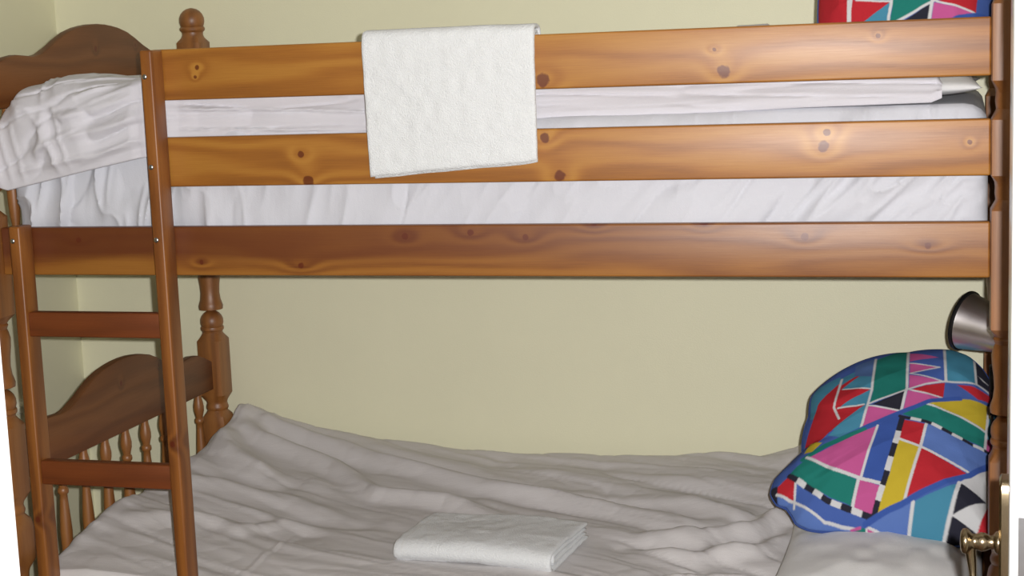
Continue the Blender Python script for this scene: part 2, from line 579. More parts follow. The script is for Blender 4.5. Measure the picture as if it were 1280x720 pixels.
# side rails and guard rails, each with its own knots (world x, z)
def rail(name, x0, x1, y0, y1, z0, z1, knots, seed, tone=None):
    cx, cz = (x0 + x1) / 2, (z0 + z1) / 2
    m = wood('pine_board_%d' % int(seed * 10), 'X', [(a - cx, b - cz, r, l) for a, b, r, l in knots], seed, **(tone or {}))
    return obj(name, box(x0, x1, y0, y1, z0, z1, .0035, 3), m, bed, smooth=30)
RT = .022
XL, XR = -BL + H, -H
Z1, Z2, Z3, Z4, Z5, Z6 = 1.558, 1.4615, 1.391, 1.2962, 1.219, 1.1238
DKT = dict(light=(166, 112, 46), mid=(148, 94, 36), dark=(106, 54, 20), spec=.6, band=(-.016, .02, (98, 46, 20), .9))
LTT = dict(halo_tone=-.14, light=(180, 126, 52), mid=(160, 102, 38), dark=(112, 62, 22), spec=.62, coat=.14)
rail('guard_rail', -1.566, XR, 0, RT, Z2, Z1, [(-1.472, 1.522, .0047, 4), (-1.477, 1.504, .0031, 3), (-.49, 1.52, .0036, 4), (-.474, 1.482, .0105, 3), (-.797, 1.478, .012, 3), (-.214, 1.533, .004, 3)], 1.1, LTT)
rail('guard_rail', -1.566, XR, 0, RT, Z4, Z3, [(-1.27, 1.354, .0058, 4), (-1.258, 1.302, .0105, 3), (-.797, 1.375, .0085, 3), (-.771, 1.306, .010, 3), (-.307, 1.35, .0095, 3), (-.30, 1.374, .006, 5), (-.066, 1.352, .004, 3)], 2.3, LTT)
rail('side_rail', XL, XR, 0, RT, Z6, Z5, [(-1.283, 1.144, .0055, 7), (-1.49, 1.15, .0042, 5), (-1.754, 1.194, .0055, 5), (-1.072, 1.198, .006, 5), (-.944, 1.205, .0055, 6), (-.84, 1.195, .0055, 6), (-.712, 1.221, .007, 4), (-.514, 1.221, .007, 4), (-.339, 1.195, .0065, 5), (-.133, 1.179, .006, 6)], 3.7, DKT)
rail('side_rail', XL, XR, BW - RT, BW, Z6, Z5, [], 4.2, DKT)
rail('side_rail', XL, XR, 0, RT, .29, .385, [], 5.2, DKT)
rail('side_rail', XL, XR, BW - RT, BW, .29, .385, [], 6.2, DKT)
for zc in (1.135, .300):
    first = None
    for k in range(12):
        x = -1.86 + k * .16
        if first is None:
            first = obj('bed_slat', box(x - .035, x + .035, RT + .001, BW - RT - .001, zc - .009, zc + .009, .002, 1), M_slat, bed, smooth=30)
        else:
            dup(first, 'bed_slat', (x, BW / 2, zc), bed)

# ladder, screwed on to the rails
def stile(x0, x1, z1):
    bm = box(x0, x1, -.047, -.0006, 0, z1, .004, 3)
    return obj('ladder_stile', bm, M_stile, bed, smooth=30)
def screw(x, z, par):
    obj('screw', lathe([(-.0480, .0042), (-.0485, .0050), (-.0490, .0047), (-.0500, .0036), (-.0505, .0015), (-.0502, .0006)][::-1], x, 0, z, 14, 'Y'), M_zinc, par, smooth=40, label='small domed steel screw')
tall = stile(-1.566, -1.5415, 1.5575)
short = stile(-1.879, -1.8545, 1.226)
for z in (1.508, 1.338, 1.199): screw(-1.557, z, tall)
screw(-1.870, 1.198, short)
for z in (1.0305, .7285, .4265, .1245):
    obj('ladder_rung', box(-1.856, -1.5645, -.040, -.014, z - .0245, z + .0245, .004, 3), M_rung, bed, smooth=30)

# ------------------------------------------------------------------ mattresses
def mattress(name, x0, x1, y0, y1, z0, z1, rad, mat, amp, **kw):
    nx, ns = 560, 130
    # cross-section loop in (y, z), rounded, swept along x with rounded ends
    loop = []
    for (cy, cz, a0) in ((y0 + rad, z0 + rad, 180), (y1 - rad, z0 + rad, 270), (y1 - rad, z1 - rad, 0), (y0 + rad, z1 - rad, 90)):
        for a in range(0, 91, 15):
            q = math.radians(a0 + a)
            loop.append((cy + rad * math.cos(q), cz + rad * math.sin(q)))
    L = np.array(loop + [loop[0]])
    s = np.concatenate([[0], np.cumsum(np.linalg.norm(np.diff(L, axis=0), axis=1))])
    fs = z1 - z0 - 2 * rad                   # the front side gets the finest mesh
    u = np.concatenate([np.linspace(0, s[-1] - fs, ns - 60, endpoint=False), np.linspace(s[-1] - fs, s[-1], 60, endpoint=False)])
    L = np.stack([np.interp(u, s, L[:, k]) for k in (0, 1)], 1)
    mid = np.array([(y0 + y1) / 2, (z0 + z1) / 2])
    xs = np.concatenate([[x0, x0 + .004, x0 + .012, x0 + .025], np.linspace(x0 + .04, x1 - .04, nx), [x1 - .025, x1 - .012, x1 - .004, x1]])
    V = np.zeros((len(xs), ns, 3))
    for i, x in enumerate(xs):
        e = min(x - x0, x1 - x)
        inset = rad * (1 - math.sqrt(max(0, 1 - (1 - min(1, e / .04)) ** 2)))
        d = L - mid
        sc = np.array([((y1 - y0) / 2 - inset) / ((y1 - y0) / 2), ((z1 - z0) / 2 - inset) / ((z1 - z0) / 2)])
        V[i, :, 0] = x
        V[i, :, 1:] = mid + d * sc
    # sheet wrinkles pulled down the sides
    fr = V[..., 1] < y0 + rad * 1.1
    xx, zz = V[..., 0], V[..., 2]
    ends = np.interp(xx, [x0, x0 + .35, x0 + .5, x1 - .45, x1 - .3, x1], [1, 1, .35, .35, 1, 1])
    lean = np.interp(xx, [x0, x0 + .5, x1 - .5, x1], [.25, .1, .9, .9])
    ph = xx - lean * (zz - z0)
    wr = amp * ends * (np.abs(noise(ph * 15, zz * 5, 3)) ** .6 * .9 + .45 * np.abs(noise(ph * 34, zz * 8, 5)) + .4 * noise(xx * 9, zz * 14, 8)) + .011 * (amp > .01) * ends * (1 - np.abs(noise(ph * 9 + .3 * noise(xx * 8, zz * 9, 10), zz * 3, 9))) ** 9
    V[..., 1] += np.where(fr, np.clip(wr, 0, .022), 0)
    me = grid_mesh(name, np.transpose(V, (1, 0, 2)), wrap_u=True)
    bm = bmesh.new(); bm.from_mesh(me); bpy.data.meshes.remove(me)
    bmesh.ops.holes_fill(bm, edges=[e for e in bm.edges if e.is_boundary], sides=0)
    bmesh.ops.recalc_face_normals(bm, faces=bm.faces)
    return obj(name, bm, mat, smooth=60, **kw)
mattress('mattress', -1.925, -.036, .026, .925, 1.146, 1.413, .035, M_sheet, .024, label='mattress in a tight white sheet on the upper bunk', cat='mattress')
mattress('mattress', -1.925, -.036, .026, .925, .311, .452, .035, M_sheet, .004, label='mattress in a white sheet under the rumpled duvet of the lower bunk', cat='mattress')

# ------------------------------------------------------------------ lower duvet: a rumpled sheet of cloth over the whole bed
nx, ny = 420, 190
xs = np.linspace(-1.935, -.045, nx)
yb = .985
ty = np.linspace(0, 1, ny)
# path over the bed: front drop, top, back edge turned down by the wall
X = np.repeat(xs[:, None], ny, 1)
Y = np.zeros((nx, ny)); Z = np.zeros((nx, ny))
fold = np.interp(ty, [0, .12, .17, .97, 1], [0, 0, 0, 1, 1])
Yt = np.interp(ty, [0, .12, .20, .975, 1], [-.030, -.028, .02, .972, .985])
Y[:] = Yt[None, :]
zb = np.interp(xs, [-1.93, -1.86, -1.80, -1.67, -1.45, -1.16, -.83, -.54, -.40, -.04], [.55, .622, .612, .582, .556, .530, .540, .545, .580, .59])
zf = np.interp(xs, [-1.93, -1.8, -1.5, -1.0, -.5, -.04], [.505, .515, .500, .492, .490, .486])
k = np.clip((Y - .02) / .93, 0, 1)
zmid = np.interp(xs, [-1.93, -1.8, -1.5, -.9, -.4, -.04], [.565, .55, .520, .505, .505, .50])
Z = (zf[:, None] * (1 - k) + zb[:, None] * k ** 1.0) + (zmid - (zf + zb) / 2)[:, None] * 4 * k * (1 - k)
# long soft folds
wx = X + .10 * noise(X * 2.2, Y * 3, 1)
wy = Y + .05 * noise(X * 2.0, Y * 2.6, 2) + .22 * (X + 1)
gro = lambda a, b, sd, p: -(1 - np.abs(noise(a, b, sd))) ** p
F = .0080 * ridged(wx * 1.3, wy * 9.0, 3) + .0038 * ridged(wx * 2.6 + wy, wy * 17, 4) + .0030 * noise(wx * 7, wy * 32, 6) + .0050 * gro(wx * 2.0, wy * 15 + wx * 2, 14, 7) + .0030 * gro(wx * 4.5 + 2 * wy, wy * 30 + wx * 5, 15, 6) + .002 * gro(wx * 14 - wy * 10, wy * 20 + wx * 9, 16, 5) + .006 * noise(X * 5, Y * 5, 7)
F *= np.interp(X, [-1.9, -1.2, -.7], [.6, .75, 1.0])
Z += .022 * np.exp(-(((X + 1.92) / .16) ** 2 + ((Y - .27) / .17) ** 2))
env = np.clip((k) / .05, 0, 1)
Z += F * (.35 + .65 * env)
for poly, amp, wd in (
        ([(-1.90, .93), (-1.826, .915), (-1.569, .849), (-1.349, .765), (-1.082, .675), (-.838, .599), (-.664, .532)], .020, .026),
        ([(-1.89, .90), (-1.774, .821), (-1.545, .738), (-1.384, .600), (-1.206, .577), (-1.026, .478)], .017, .024),
        ([(-1.136, .868), (-.873, .76), (-.69, .685), (-.56, .60)], .012, .03),
        ([(-.70, .45), (-.60, .44), (-.50, .50), (-.43, .62)], .018, .026),
        ([(-.72, .36), (-.60, .34), (-.47, .38), (-.41, .50)], .014, .022),
        ([(-.66, .21), (-.55, .25), (-.44, .25)], .012, .018),
        ([(-1.626, .267), (-1.525, .38), (-1.30, .36)], .006, .022),
        ([(-1.88, .80), (-1.80, .70), (-1.66, .62)], .018, .03),
        ([(-1.90, .50), (-1.75, .53), (-1.55, .50), (-1.40, .44)], .014, .03),
        ([(-1.86, .25), (-1.70, .33), (-1.50, .33)], .010, .03),
        ([(-1.485, .071), (-1.481, .177), (-1.47, .32)], .0018, .006)):
    d, al = seg_dist(X, Y, poly)
    Z += amp * np.exp(-(d / wd) ** 2) * np.clip(np.minimum(al, 1 - al) * 5 + .15, 0, 1) - .35 * amp * np.exp(-((d - 1.9 * wd) / wd) ** 2)
# gathered corner by the post at the wall
d = np.hypot((X + 1.865) / .06, (Y - .90) / .10)
Z += .028 * np.exp(-d ** 2) * (1 + .5 * ridged(X * 30, Y * 12, 9))
Z -= .045 * np.exp(-((X + 1.94) / .03) ** 2) * np.clip((Y - .78) / .1, 0, 1)
# under the towel and pillows it lies flatter
for (cx, cy, rx, ry, zz) in ((-1.03, .35, .24, .18, .498), (-.20, .28, .24, .28, .486)):
    q = np.exp(-(np.hypot((X - cx) / rx, (Y - cy) / ry)) ** 4)
    Z = Z * (1 - q) + zz * q
Z = np.maximum(Z, .463)
# ends fold down
e = np.clip((X - xs[0]) / .05, 0, 1)
Z -= (1 - np.sqrt(1 - (1 - e) ** 2)) * .085
e = np.clip((xs[-1] - X) / .03, 0, 1)
Z -= (1 - np.sqrt(1 - (1 - e) ** 2)) * .03
e = np.clip((ty[None, :] - .965) / .035, 0, 1)
Z -= e ** 2 * .06
fr = np.clip((.17 - ty[None, :]) / .17, 0, 1) + 0 * X
Z -= np.where(ty[None, :] < .17, (.17 - ty[None, :]) / .17 * .17, 0)
Y += np.where(ty[None, :] < .15, .010 * noise(X * 9, Z * 5, 12) - .004, 0)
obj_me('duvet', grid_mesh('duvet', np.stack([X, Y, Z], -1)), M_duvet, smooth=180, label='rumpled white duvet covering the lower bunk', cat='duvet')

# ------------------------------------------------------------------ upper duvet: bunched at the foot end
nx, nt = 420, 150
sel = np.round(np.concatenate([np.linspace(0, 135, 100, endpoint=False), np.linspace(135, 499, 50)])).astype(int)
xs = np.linspace(-1.935, -.112, nx)
hemz = np.interp(xs, [-1.935, -1.92, -1.905, -1.81, -1.738, -1.588, -1.3, -1.1, -.81, -.6, -.485, -.35, -.13, -.11], [1.31, 1.298, 1.293, 1.312, 1.327, 1.356, 1.378, 1.390, 1.404, 1.406, 1.410, 1.414, 1.417, 1.425])
hemy = np.interp(xs, [-1.935, -1.62, -1.54, -1.0, -.8, -.11], [.002, .002, .040, .042, .058, .064])
topz = np.interp(xs, [-1.935, -1.915, -1.88, -1.84, -1.78, -1.72, -1.66, -1.60, -1.5, -1.3, -.9, -.6, -.45, -.3, -.12, -.11], [1.41, 1.462, 1.496, 1.508, 1.511, 1.512, 1.503, 1.512, 1.508, 1.485, 1.482, 1.49, 1.495, 1.480, 1.470, 1.452])
midz = np.interp(xs, [-1.935, -1.88, -1.6, -1.4, -.7, -.56, -.51, -.45, -.39, -.3, -.112], [1.40, 1.485, 1.50, 1.48, 1.49, 1.52, 1.567, 1.567, 1.52, 1.49, 1.44])
V = np.zeros((nx, nt, 3))
for i, x in enumerate(xs):
    hy, hz, tz, mz = hemy[i], hemz[i], topz[i], midz[i]
    lump = np.interp(x, [-1.62, -1.5], [1, 0])
    c = catmull([(hy + .012, hz + .004), (hy - .001, hz), (hy - .003, hz + .014), (hy + .004 - .012 * lump, hz + .4 * (tz - hz)), (hy + .018 - .012 * lump, hz + .78 * (tz - hz)), (hy + .055 - .005 * lump, tz - .008), (hy + .12 + .05 * lump, tz), (.45, mz), (.75, tz - .03), (.90, tz - .06), (.925, 1.42)], 500)[sel]
    V[i, :, 0] = x
    V[i, :, 1:] = c
tt = (sel / 499)[None, :] + 0 * V[..., 0]
Xg = V[..., 0]
front = np.clip(1 - (tt - .22) / .08, 0, 1)
lump = np.interp(Xg, [-1.60, -1.5], [1, 0])
Zg = V[..., 2]
# long folds along the bed; a crumple of diagonal folds in the bunched end
fl_ = (.013 * ridged(Xg * 1.1 + .3, Zg * 30 + .9 * Xg, 21) ** 3 - .010 * (1 - np.abs(noise(Xg * 1.2, Zg * 42 + 1.5 * Xg, 34))) ** 8 - .006 * (1 - np.abs(noise(Xg * 2.5, Zg * 80 - 2 * Xg, 35))) ** 7 + .002 * noise(Xg * 8, Zg * 60, 23)) * (1 - lump)
wz = Zg + .5 * V[..., 1]
crease = lambda a, b, sd: (1 - np.abs(noise(a, b, sd))) ** 2.5
wob = .35 * noise(Xg * 5, wz * 6, 31)
right = crease(Xg * 3.2 + wob, wz * 17 - Xg * 7 + wob, 24) + .5 * crease(Xg * 7 + wob, wz * 36 - Xg * 16, 25)
down = crease(Xg * 17 + wz * 3 + wob, wz * 3.5, 28) + .5 * crease(Xg * 36 + wz * 9, wz * 7, 29)
mixf = np.clip((Xg + 1.80) / .10 + wob, 0, 1)
lu = (.016 * (right * mixf + down * (1 - mixf) - .35) - .008 * (1 - np.abs(noise(Xg * 6 + wob, wz * 22 - Xg * 10, 36))) ** 7) * lump
hemfade = np.clip((Zg - hemz[:, None]) / .03, 0.1, 1)
dsp = (fl_ + lu) * hemfade * np.clip((.62 - tt) / .3, .3, 1)
dsp = np.minimum(dsp, .016)
lim = np.where(Xg > -1.58, .0265, -.02)
V[..., 1] -= dsp * .8 * front
V[..., 2] += dsp * .55 * np.clip((tt - .10) / .1, 0, 1)
inside = Xg > -1.60
V[..., 1] = np.where(inside, np.maximum(V[..., 1], .0262), V[..., 1])
# hem band of the cover
for poly, amp, wd in (([(-1.86, 1.36), (-1.75, 1.40), (-1.66, 1.415), (-1.57, 1.44)], .010, .010), ([(-1.80, 1.455), (-1.76, 1.435), (-1.70, 1.45), (-1.62, 1.475)], .012, .010), ([(-1.83, 1.345), (-1.81, 1.40), (-1.815, 1.45)], .008, .010), ([(-1.90, 1.325), (-1.75, 1.352), (-1.58, 1.385)], .005, .006)):
    d, al = seg_dist(Xg, Zg, poly)
    V[..., 1] -= np.where(tt < .4, amp * np.exp(-(d / wd) ** 2) * np.clip(np.minimum(al, 1 - al) * 5 + .1, 0, 1), 0)
me = grid_mesh('duvet', V)
obj_me('duvet', me, cloth('white_duvet_upper', (212, 210, 217), .2, (5, 9, 9)), smooth=180, label='white duvet bunched up at the foot end of the upper bunk', cat='duvet')

# ------------------------------------------------------------------ pillows
def cushion(name, x0, x1, y0, y1, z0, h, mat, rot=0, droop=0, n=60, **kw):
    """soft pillow lying flat: pinched corners, puffed middle"""
    u = np.linspace(-1, 1, n)
    U, W = np.meshgrid(u, u, indexing='ij')
    r = (1 - np.abs(U) ** 3.2) * (1 - np.abs(W) ** 3.2)
    r = np.clip(r, 0, 1) ** .5
    px = (x0 + x1) / 2 + (x1 - x0) / 2 * U * (1 - .07 * (1 - W ** 2) * np.abs(U) ** 3)
    py = (y0 + y1) / 2 + (y1 - y0) / 2 * W * (1 - .07 * (1 - U ** 2) * np.abs(W) ** 3)
    wr = .006 * ridged(px * 9, py * 7, 41) + .003 * noise(px * 30, py * 24, 42)
    top = z0 + h * .38 + h * .62 * r + wr * r
    bot = z0 + h * .38 - h * .38 * r
    bm = bm_from_grids([np.stack([px, py, top], -1), np.stack([px, py, bot], -1)], 1e-4)
    return obj(name, bm, mat, smooth=180, **kw)
cushion('pillow', -.425, -.05, .02, .60, .490, .085, M_pcase, label='plain white pillow under the patterned pillow on the lower bunk', cat='pillow')
cushion('pillow', -.42, -.045, .078, .60, 1.420, .050, M_pcase, label='plain white pillow under the patterned pillow on the upper bunk', cat='pillow')
PRINT = [
 ('t','p',0,[(-0.3768,0.2684),(-0.3785,0.3238),(-0.3629,0.344),(-0.3197,0.3606),(-0.3098,0.3393),(-0.3435,0.2886),(-0.3673,0.2609)]),
 ('t','p',0,[(-0.3392,0.2867),(-0.319,0.3529),(-0.2913,0.3679),(-0.251,0.4043),(-0.2518,0.3073),(-0.258,0.2693),(-0.3109,0.2163),(-0.3394,0.2189)]),
 ('r','p',0,[(-0.3781,0.2279),(-0.3609,0.2929),(-0.318,0.3388),(-0.3111,0.2984),(-0.3136,0.2307),(-0.335,0.2129),(-0.3657,0.1854),(-0.3833,0.2044)]),
 ('r','p',0,[(-0.3172,0.329),(-0.259,0.3706),(-0.3155,0.3152)]),
 ('r','p',0,[(-0.3155,0.3164),(-0.2534,0.3085),(-0.3169,0.269)]),
 ('r','p',0,[(-0.3197,0.2683),(-0.2639,0.27),(-0.331,0.2141)]),
 ('s','p',0,[(-0.2903,0.3536),(-0.289,0.3914),(-0.2454,0.4125),(-0.2527,0.3441)]),
 ('g','p',0,[(-0.2477,0.4034),(-0.1849,0.4474),(-0.1845,0.3043),(-0.2198,0.2911),(-0.2543,0.2741),(-0.2496,0.3019)]),
 ('t','p',0,[(-0.3348,0.2084),(-0.3036,0.2288),(-0.2655,0.2622),(-0.2619,0.2694),(-0.2695,0.216),(-0.3099,0.1986)]),
 ('b','p',0,[(-0.185,0.4523),(-0.1104,0.4439),(-0.1088,0.3351),(-0.1797,0.3096)]),
 ('k','p',0,[(-0.1816,0.4236),(-0.1235,0.4029),(-0.1801,0.3879)]),
 ('k','p',0,[(-0.1799,0.3809),(-0.1209,0.3708),(-0.1789,0.3519)]),
 ('k','p',0,[(-0.1795,0.3461),(-0.1184,0.3344),(-0.1797,0.3096)]),
 ('t','p',0,[(-0.1107,0.4586),(-0.0788,0.4543),(-0.0529,0.4255),(-0.0512,0.3459),(-0.082,0.3409),(-0.1089,0.3362)]),
 ('n','p',0,[(-0.0529,0.4304),(-0.0275,0.3972),(-0.0043,0.3645),(-0.0084,0.3315),(-0.0492,0.3468)]),
 ('w','p',0,[(-0.0472,0.3742),(-0.0239,0.3587),(-0.0375,0.3636)]),
 ('r','p',0,[(-0.1757,0.3061),(-0.1471,0.3201),(-0.1107,0.3316),(-0.1122,0.295)]),
 ('b','p',0,[(-0.1107,0.3295),(-0.0858,0.3329),(-0.0473,0.3119),(-0.0588,0.302),(-0.114,0.2913)]),
 ('r','p',0,[(-0.0877,0.3334),(-0.0589,0.337),(-0.0182,0.3336),(-0.0104,0.3221),(-0.0473,0.3105)]),
 ('k','p',0,[(-0.1815,0.3044),(-0.1141,0.2927),(-0.1898,0.2578)]),
 ('n','p',0,[(-0.2502,0.269),(-0.1883,0.3017),(-0.1937,0.2577)]),
 ('k','p',0,[(-0.2579,0.2658),(-0.1944,0.2558),(-0.2695,0.2151)]),
 ('w','l',0.0037,[(-0.3148,0.3511),(-0.3214,0.3008),(-0.326,0.2726),(-0.3143,0.2427)]),
 ('w','l',0.0037,[(-0.2493,0.4086),(-0.2518,0.3073),(-0.2581,0.2717),(-0.2696,0.2183)]),
 ('w','l',0.0042,[(-0.1849,0.4498),(-0.1836,0.3121),(-0.1936,0.2554)]),
 ('w','l',0.0042,[(-0.1136,0.4432),(-0.1089,0.3378)]),
 ('w','l',0.0033,[(-0.0549,0.4303),(-0.0504,0.3463)]),
 ('w','l',0.0029,[(-0.2542,0.2726),(-0.2197,0.2886),(-0.1846,0.3059),(-0.1471,0.3232),(-0.1127,0.3344),(-0.082,0.3409),(-0.0473,0.3462),(-0.0083,0.3362)]),
 ('w','l',0.0025,[(-0.2559,0.2668),(-0.1944,0.2568)]),
 ('w','l',0.0021,[(-0.1776,0.306),(-0.116,0.2943)]),
 ('w','l',0.0021,[(-0.3102,0.3162),(-0.2535,0.3095)]),
 ('w','l',0.0025,[(-0.3177,0.2692),(-0.2815,0.2682),(-0.2659,0.2711)]),
 ('w','l',0.0017,[(-0.1799,0.3823),(-0.1209,0.3708),(-0.1789,0.3507),(-0.1165,0.3347)]),
 ('t','p',0,[(-0.0249,0.3104),(-0.0008,0.3224),(-0.0033,0.2352),(-0.0321,0.2254)]),
 ('k','p',0,[(-0.0314,0.2299),(-0.009,0.2372),(-0.0131,0.2015),(-0.0341,0.2033)]),
 ('g','p',0,[(-0.1935,0.2507),(-0.1424,0.2777),(-0.0814,0.2587),(-0.0321,0.2441),(-0.036,0.2046),(-0.0962,0.2147),(-0.1646,0.2408)]),
 ('y','p',0,[(-0.1405,0.2764),(-0.1045,0.2927),(-0.0626,0.3048),(-0.0261,0.3069),(-0.0321,0.2454),(-0.0814,0.2587)]),
 ('w','l',0.0029,[(-0.1443,0.2751),(-0.0814,0.2564),(-0.0313,0.2424)]),
 ('w','l',0.0037,[(-0.0261,0.3069),(-0.0341,0.2056)]),
 ('c','l',0.0083,[(-0.3764,0.1441),(-0.3368,0.1828),(-0.2713,0.2125),(-0.1955,0.253),(-0.1425,0.281),(-0.0817,0.3003)]),
 ('g','l',0.01,[(-0.3813,0.1549),(-0.3407,0.181),(-0.2635,0.2121)]),
 ('y','p',0,[(-0.3802,0.1721),(-0.3722,0.2036),(-0.3456,0.1917),(-0.3643,0.1714)]),
 ('c','p',0,[(-0.2369,0.2243),(-0.1954,0.2507),(-0.198,0.2073),(-0.2121,0.1633),(-0.224,0.104),(-0.2695,0.1033)]),
 ('k','p',0,[(-0.3692,0.1575),(-0.2376,0.2221),(-0.2678,0.1098),(-0.3185,0.1304)]),
 ('w','l',0.0037,[(-0.2376,0.2221),(-0.267,0.1088)]),
 ('l','p',0,[(-0.1455,0.227),(-0.0992,0.2148),(-0.0509,0.201),(-0.011,0.2039),(-0.0065,0.1902),(-0.0616,0.1359),(-0.1073,0.1564),(-0.1547,0.1777)]),
 ('r','p',0,[(-0.1924,0.2381),(-0.1446,0.2271),(-0.1547,0.1777),(-0.1956,0.1907)]),
 ('y','p',0,[(-0.1965,0.1906),(-0.1547,0.1762),(-0.1845,0.0698),(-0.2394,0.0433),(-0.2306,0.0704),(-0.2116,0.1205)]),
 ('r','p',0,[(-0.1533,0.1742),(-0.0638,0.1327),(-0.1837,0.0709)]),
 ('w','l',0.0039,[(-0.1956,0.1922),(-0.1547,0.1772),(-0.1073,0.1564),(-0.0603,0.1364)]),
 ('w','l',0.0044,[(-0.1446,0.2282),(-0.1547,0.1772),(-0.1837,0.0701)]),
 ('b','p',0,[(-0.4359,0.0873),(-0.3923,0.1088),(-0.2951,0.0555),(-0.2439,0.0434),(-0.2574,0.0327),(-0.3409,0.0263),(-0.4098,0.0381)]),
 ('l','p',0,[(-0.4359,0.0975),(-0.3969,0.0772),(-0.3357,0.0374),(-0.2732,0.0282),(-0.3675,0.0173),(-0.4098,0.0381)]),
 ('g','p',0,[(-0.4122,0.1247),(-0.3711,0.1566),(-0.3212,0.1268),(-0.2711,0.1069),(-0.2817,0.0608),(-0.3264,0.0763),(-0.364,0.0976),(-0.3875,0.1059)]),
 ('k','p',0,[(-0.2689,0.1083),(-0.2288,0.0964),(-0.2452,0.0468),(-0.2808,0.059)]),
 ('r','p',0,[(-0.4335,0.1076),(-0.412,0.1219),(-0.3933,0.109),(-0.3969,0.0785),(-0.4318,0.0961)]),
 ('n','p',0,[(-0.454,0.0772),(-0.4473,0.1142),(-0.4311,0.1111),(-0.4318,0.082)]),
 ('w','l',0.0053,[(-0.3737,0.1589),(-0.3189,0.1266),(-0.2667,0.1105),(-0.2222,0.0994)]),
 ('w','l',0.0049,[(-0.2703,0.1103),(-0.2817,0.059)]),
 ('w','l',0.0034,[(-0.3937,0.1082),(-0.3967,0.0665)]),
 ('w','l',0.0034,[(-0.4333,0.0966),(-0.3969,0.0772),(-0.3357,0.0374),(-0.2776,0.0296)]),
 ('d','d9',0.0092,[(-0.4073,0.1246),(-0.3828,0.1068),(-0.359,0.0901),(-0.3309,0.0705),(-0.3017,0.0602),(-0.2727,0.0536),(-0.2438,0.0451)]),
 ('d','d7',0.0097,[(-0.1915,0.2381),(-0.2001,0.1931),(-0.2202,0.1114),(-0.2416,0.0433)]),
 ('d','d9',0.0058,[(-0.1952,0.2446),(-0.1455,0.2334),(-0.0905,0.2125),(-0.0567,0.202),(-0.0151,0.1998)]),
 ('w','p',0,[(-0.0818,0.1124),(-0.0066,0.1824),(-0.0071,0.1083),(-0.0461,0.0217),(-0.1061,-0.0011)]),
 ('l','p',0,[(-0.2529,0.034),(-0.167,0.0694),(-0.1799,-0.0002),(-0.2239,0.0024)]),
 ('t','p',0,[(-0.1627,0.0713),(-0.0831,0.1096),(-0.1126,-0.0015),(-0.1755,0.0)]),
 ('n','p',0,[(-0.0797,0.112),(-0.0312,0.0892),(-0.0934,0.0506)]),
 ('n','p',0,[(-0.0943,0.049),(-0.044,0.025),(-0.0503,0.0068),(-0.1126,-0.0015)]),
 ('r','p',0,[(-0.0068,0.1439),(-0.0077,0.0091),(-0.0504,0.0212)]),
 ('g','p',0,[(-0.2777,0.0269),(-0.2542,0.034),(-0.2551,0.0107),(-0.2819,0.0142)]),
 ('k','p',0,[(-0.253,0.0309),(-0.2023,0.016),(-0.2063,0.0033),(-0.2551,0.0107)]),
 ('k','p',0,[(-0.2866,0.0292),(-0.2649,0.034),(-0.266,0.0296),(-0.285,0.0262)]),
 ('w','l',0.0029,[(-0.2551,0.0341),(-0.2551,0.0107)]),
 ('w','l',0.0029,[(-0.252,0.0318),(-0.1889,0.0092)]),
 ('w','l',0.0058,[(-0.167,0.0694),(-0.1778,0.0024)]),
 ('w','l',0.0063,[(-0.0818,0.1114),(-0.1113,0.0035)]),
 ('c','l',0.0092,[(-0.2574,0.0358),(-0.1802,0.0707),(-0.0638,0.1317),(-0.0065,0.1928)]),
]
OUTLINE = [(-0.447,0.104),(-0.441,0.136),(-0.416,0.169),(-0.389,0.201),(-0.39,0.234),(-0.38,0.288),(-0.378,0.336),(-0.347,0.375),(-0.308,0.407),(-0.26,0.432),(-0.187,0.445),(-0.099,0.453),(-0.067,0.44),(-0.038,0.408),(-0.02,0.37),(-0.011,0.317),(-0.01,0.226),(-0.012,0.155),(-0.014,0.085),(-0.021,0.024),(-0.109,0.01),(-0.184,0.022),(-0.26,0.025),(-0.306,0.029),(-0.368,0.03),(-0.392,0.041),(-0.401,0.058),(-0.414,0.077),(-0.431,0.079)]
PC = dict(r=srgb(184, 42, 52), g=srgb(34, 120, 110), b=srgb(72, 98, 168), c=srgb(60, 88, 162), l=srgb(92, 120, 184), t=srgb(72, 136, 164), s=srgb(84, 112, 162),
          k=srgb(192, 88, 146), y=srgb(196, 172, 52), n=srgb(42, 42, 54), w=srgb(206, 206, 208))
PO = np.array([0, .28, .555]); PV = np.array([0, .69, .724]); PV /= np.linalg.norm(PV); PN = np.array([0, -PV[2], PV[1]])
PCEN = np.array([-.21, .215])


def in_poly(u, v, poly):
    ins = np.zeros(u.shape, bool)
    n = len(poly)
    for i in range(n):
        (x0, y0), (x1, y1) = poly[i], poly[(i + 1) % n]
        if y0 == y1: continue
        c = ((y0 > v) != (y1 > v)) & (u < (x1 - x0) * (v - y0) / (y1 - y0) + x0)
        ins ^= c
    return ins


def print_colour(u, v):
    e = .0006
    return sum(print_once(u + a, v + b) for a, b in ((-e, -e * .4), (e * .4, -e), (e, e * .4), (-e * .4, e))) / 4


def print_once(u, v):
    col = np.zeros(u.shape + (4,)); col[...] = PC['b']
    for c, kind, wd, pts in PRINT:
        if kind == 'p':
            col[in_poly(u, v, pts)] = PC[c]
        else:
            d, al = seg_dist(u, v, pts)
            m = d < wd * .5 + .0006
            if kind == 'l': col[m] = PC[c]
            else:
                n = int(kind[1:])
                odd = (np.floor(np.clip(al, 0, .999) * n).astype(int) % 2) == 0
                col[m & odd] = PC['n']; col[m & ~odd] = PC['w']
    return col


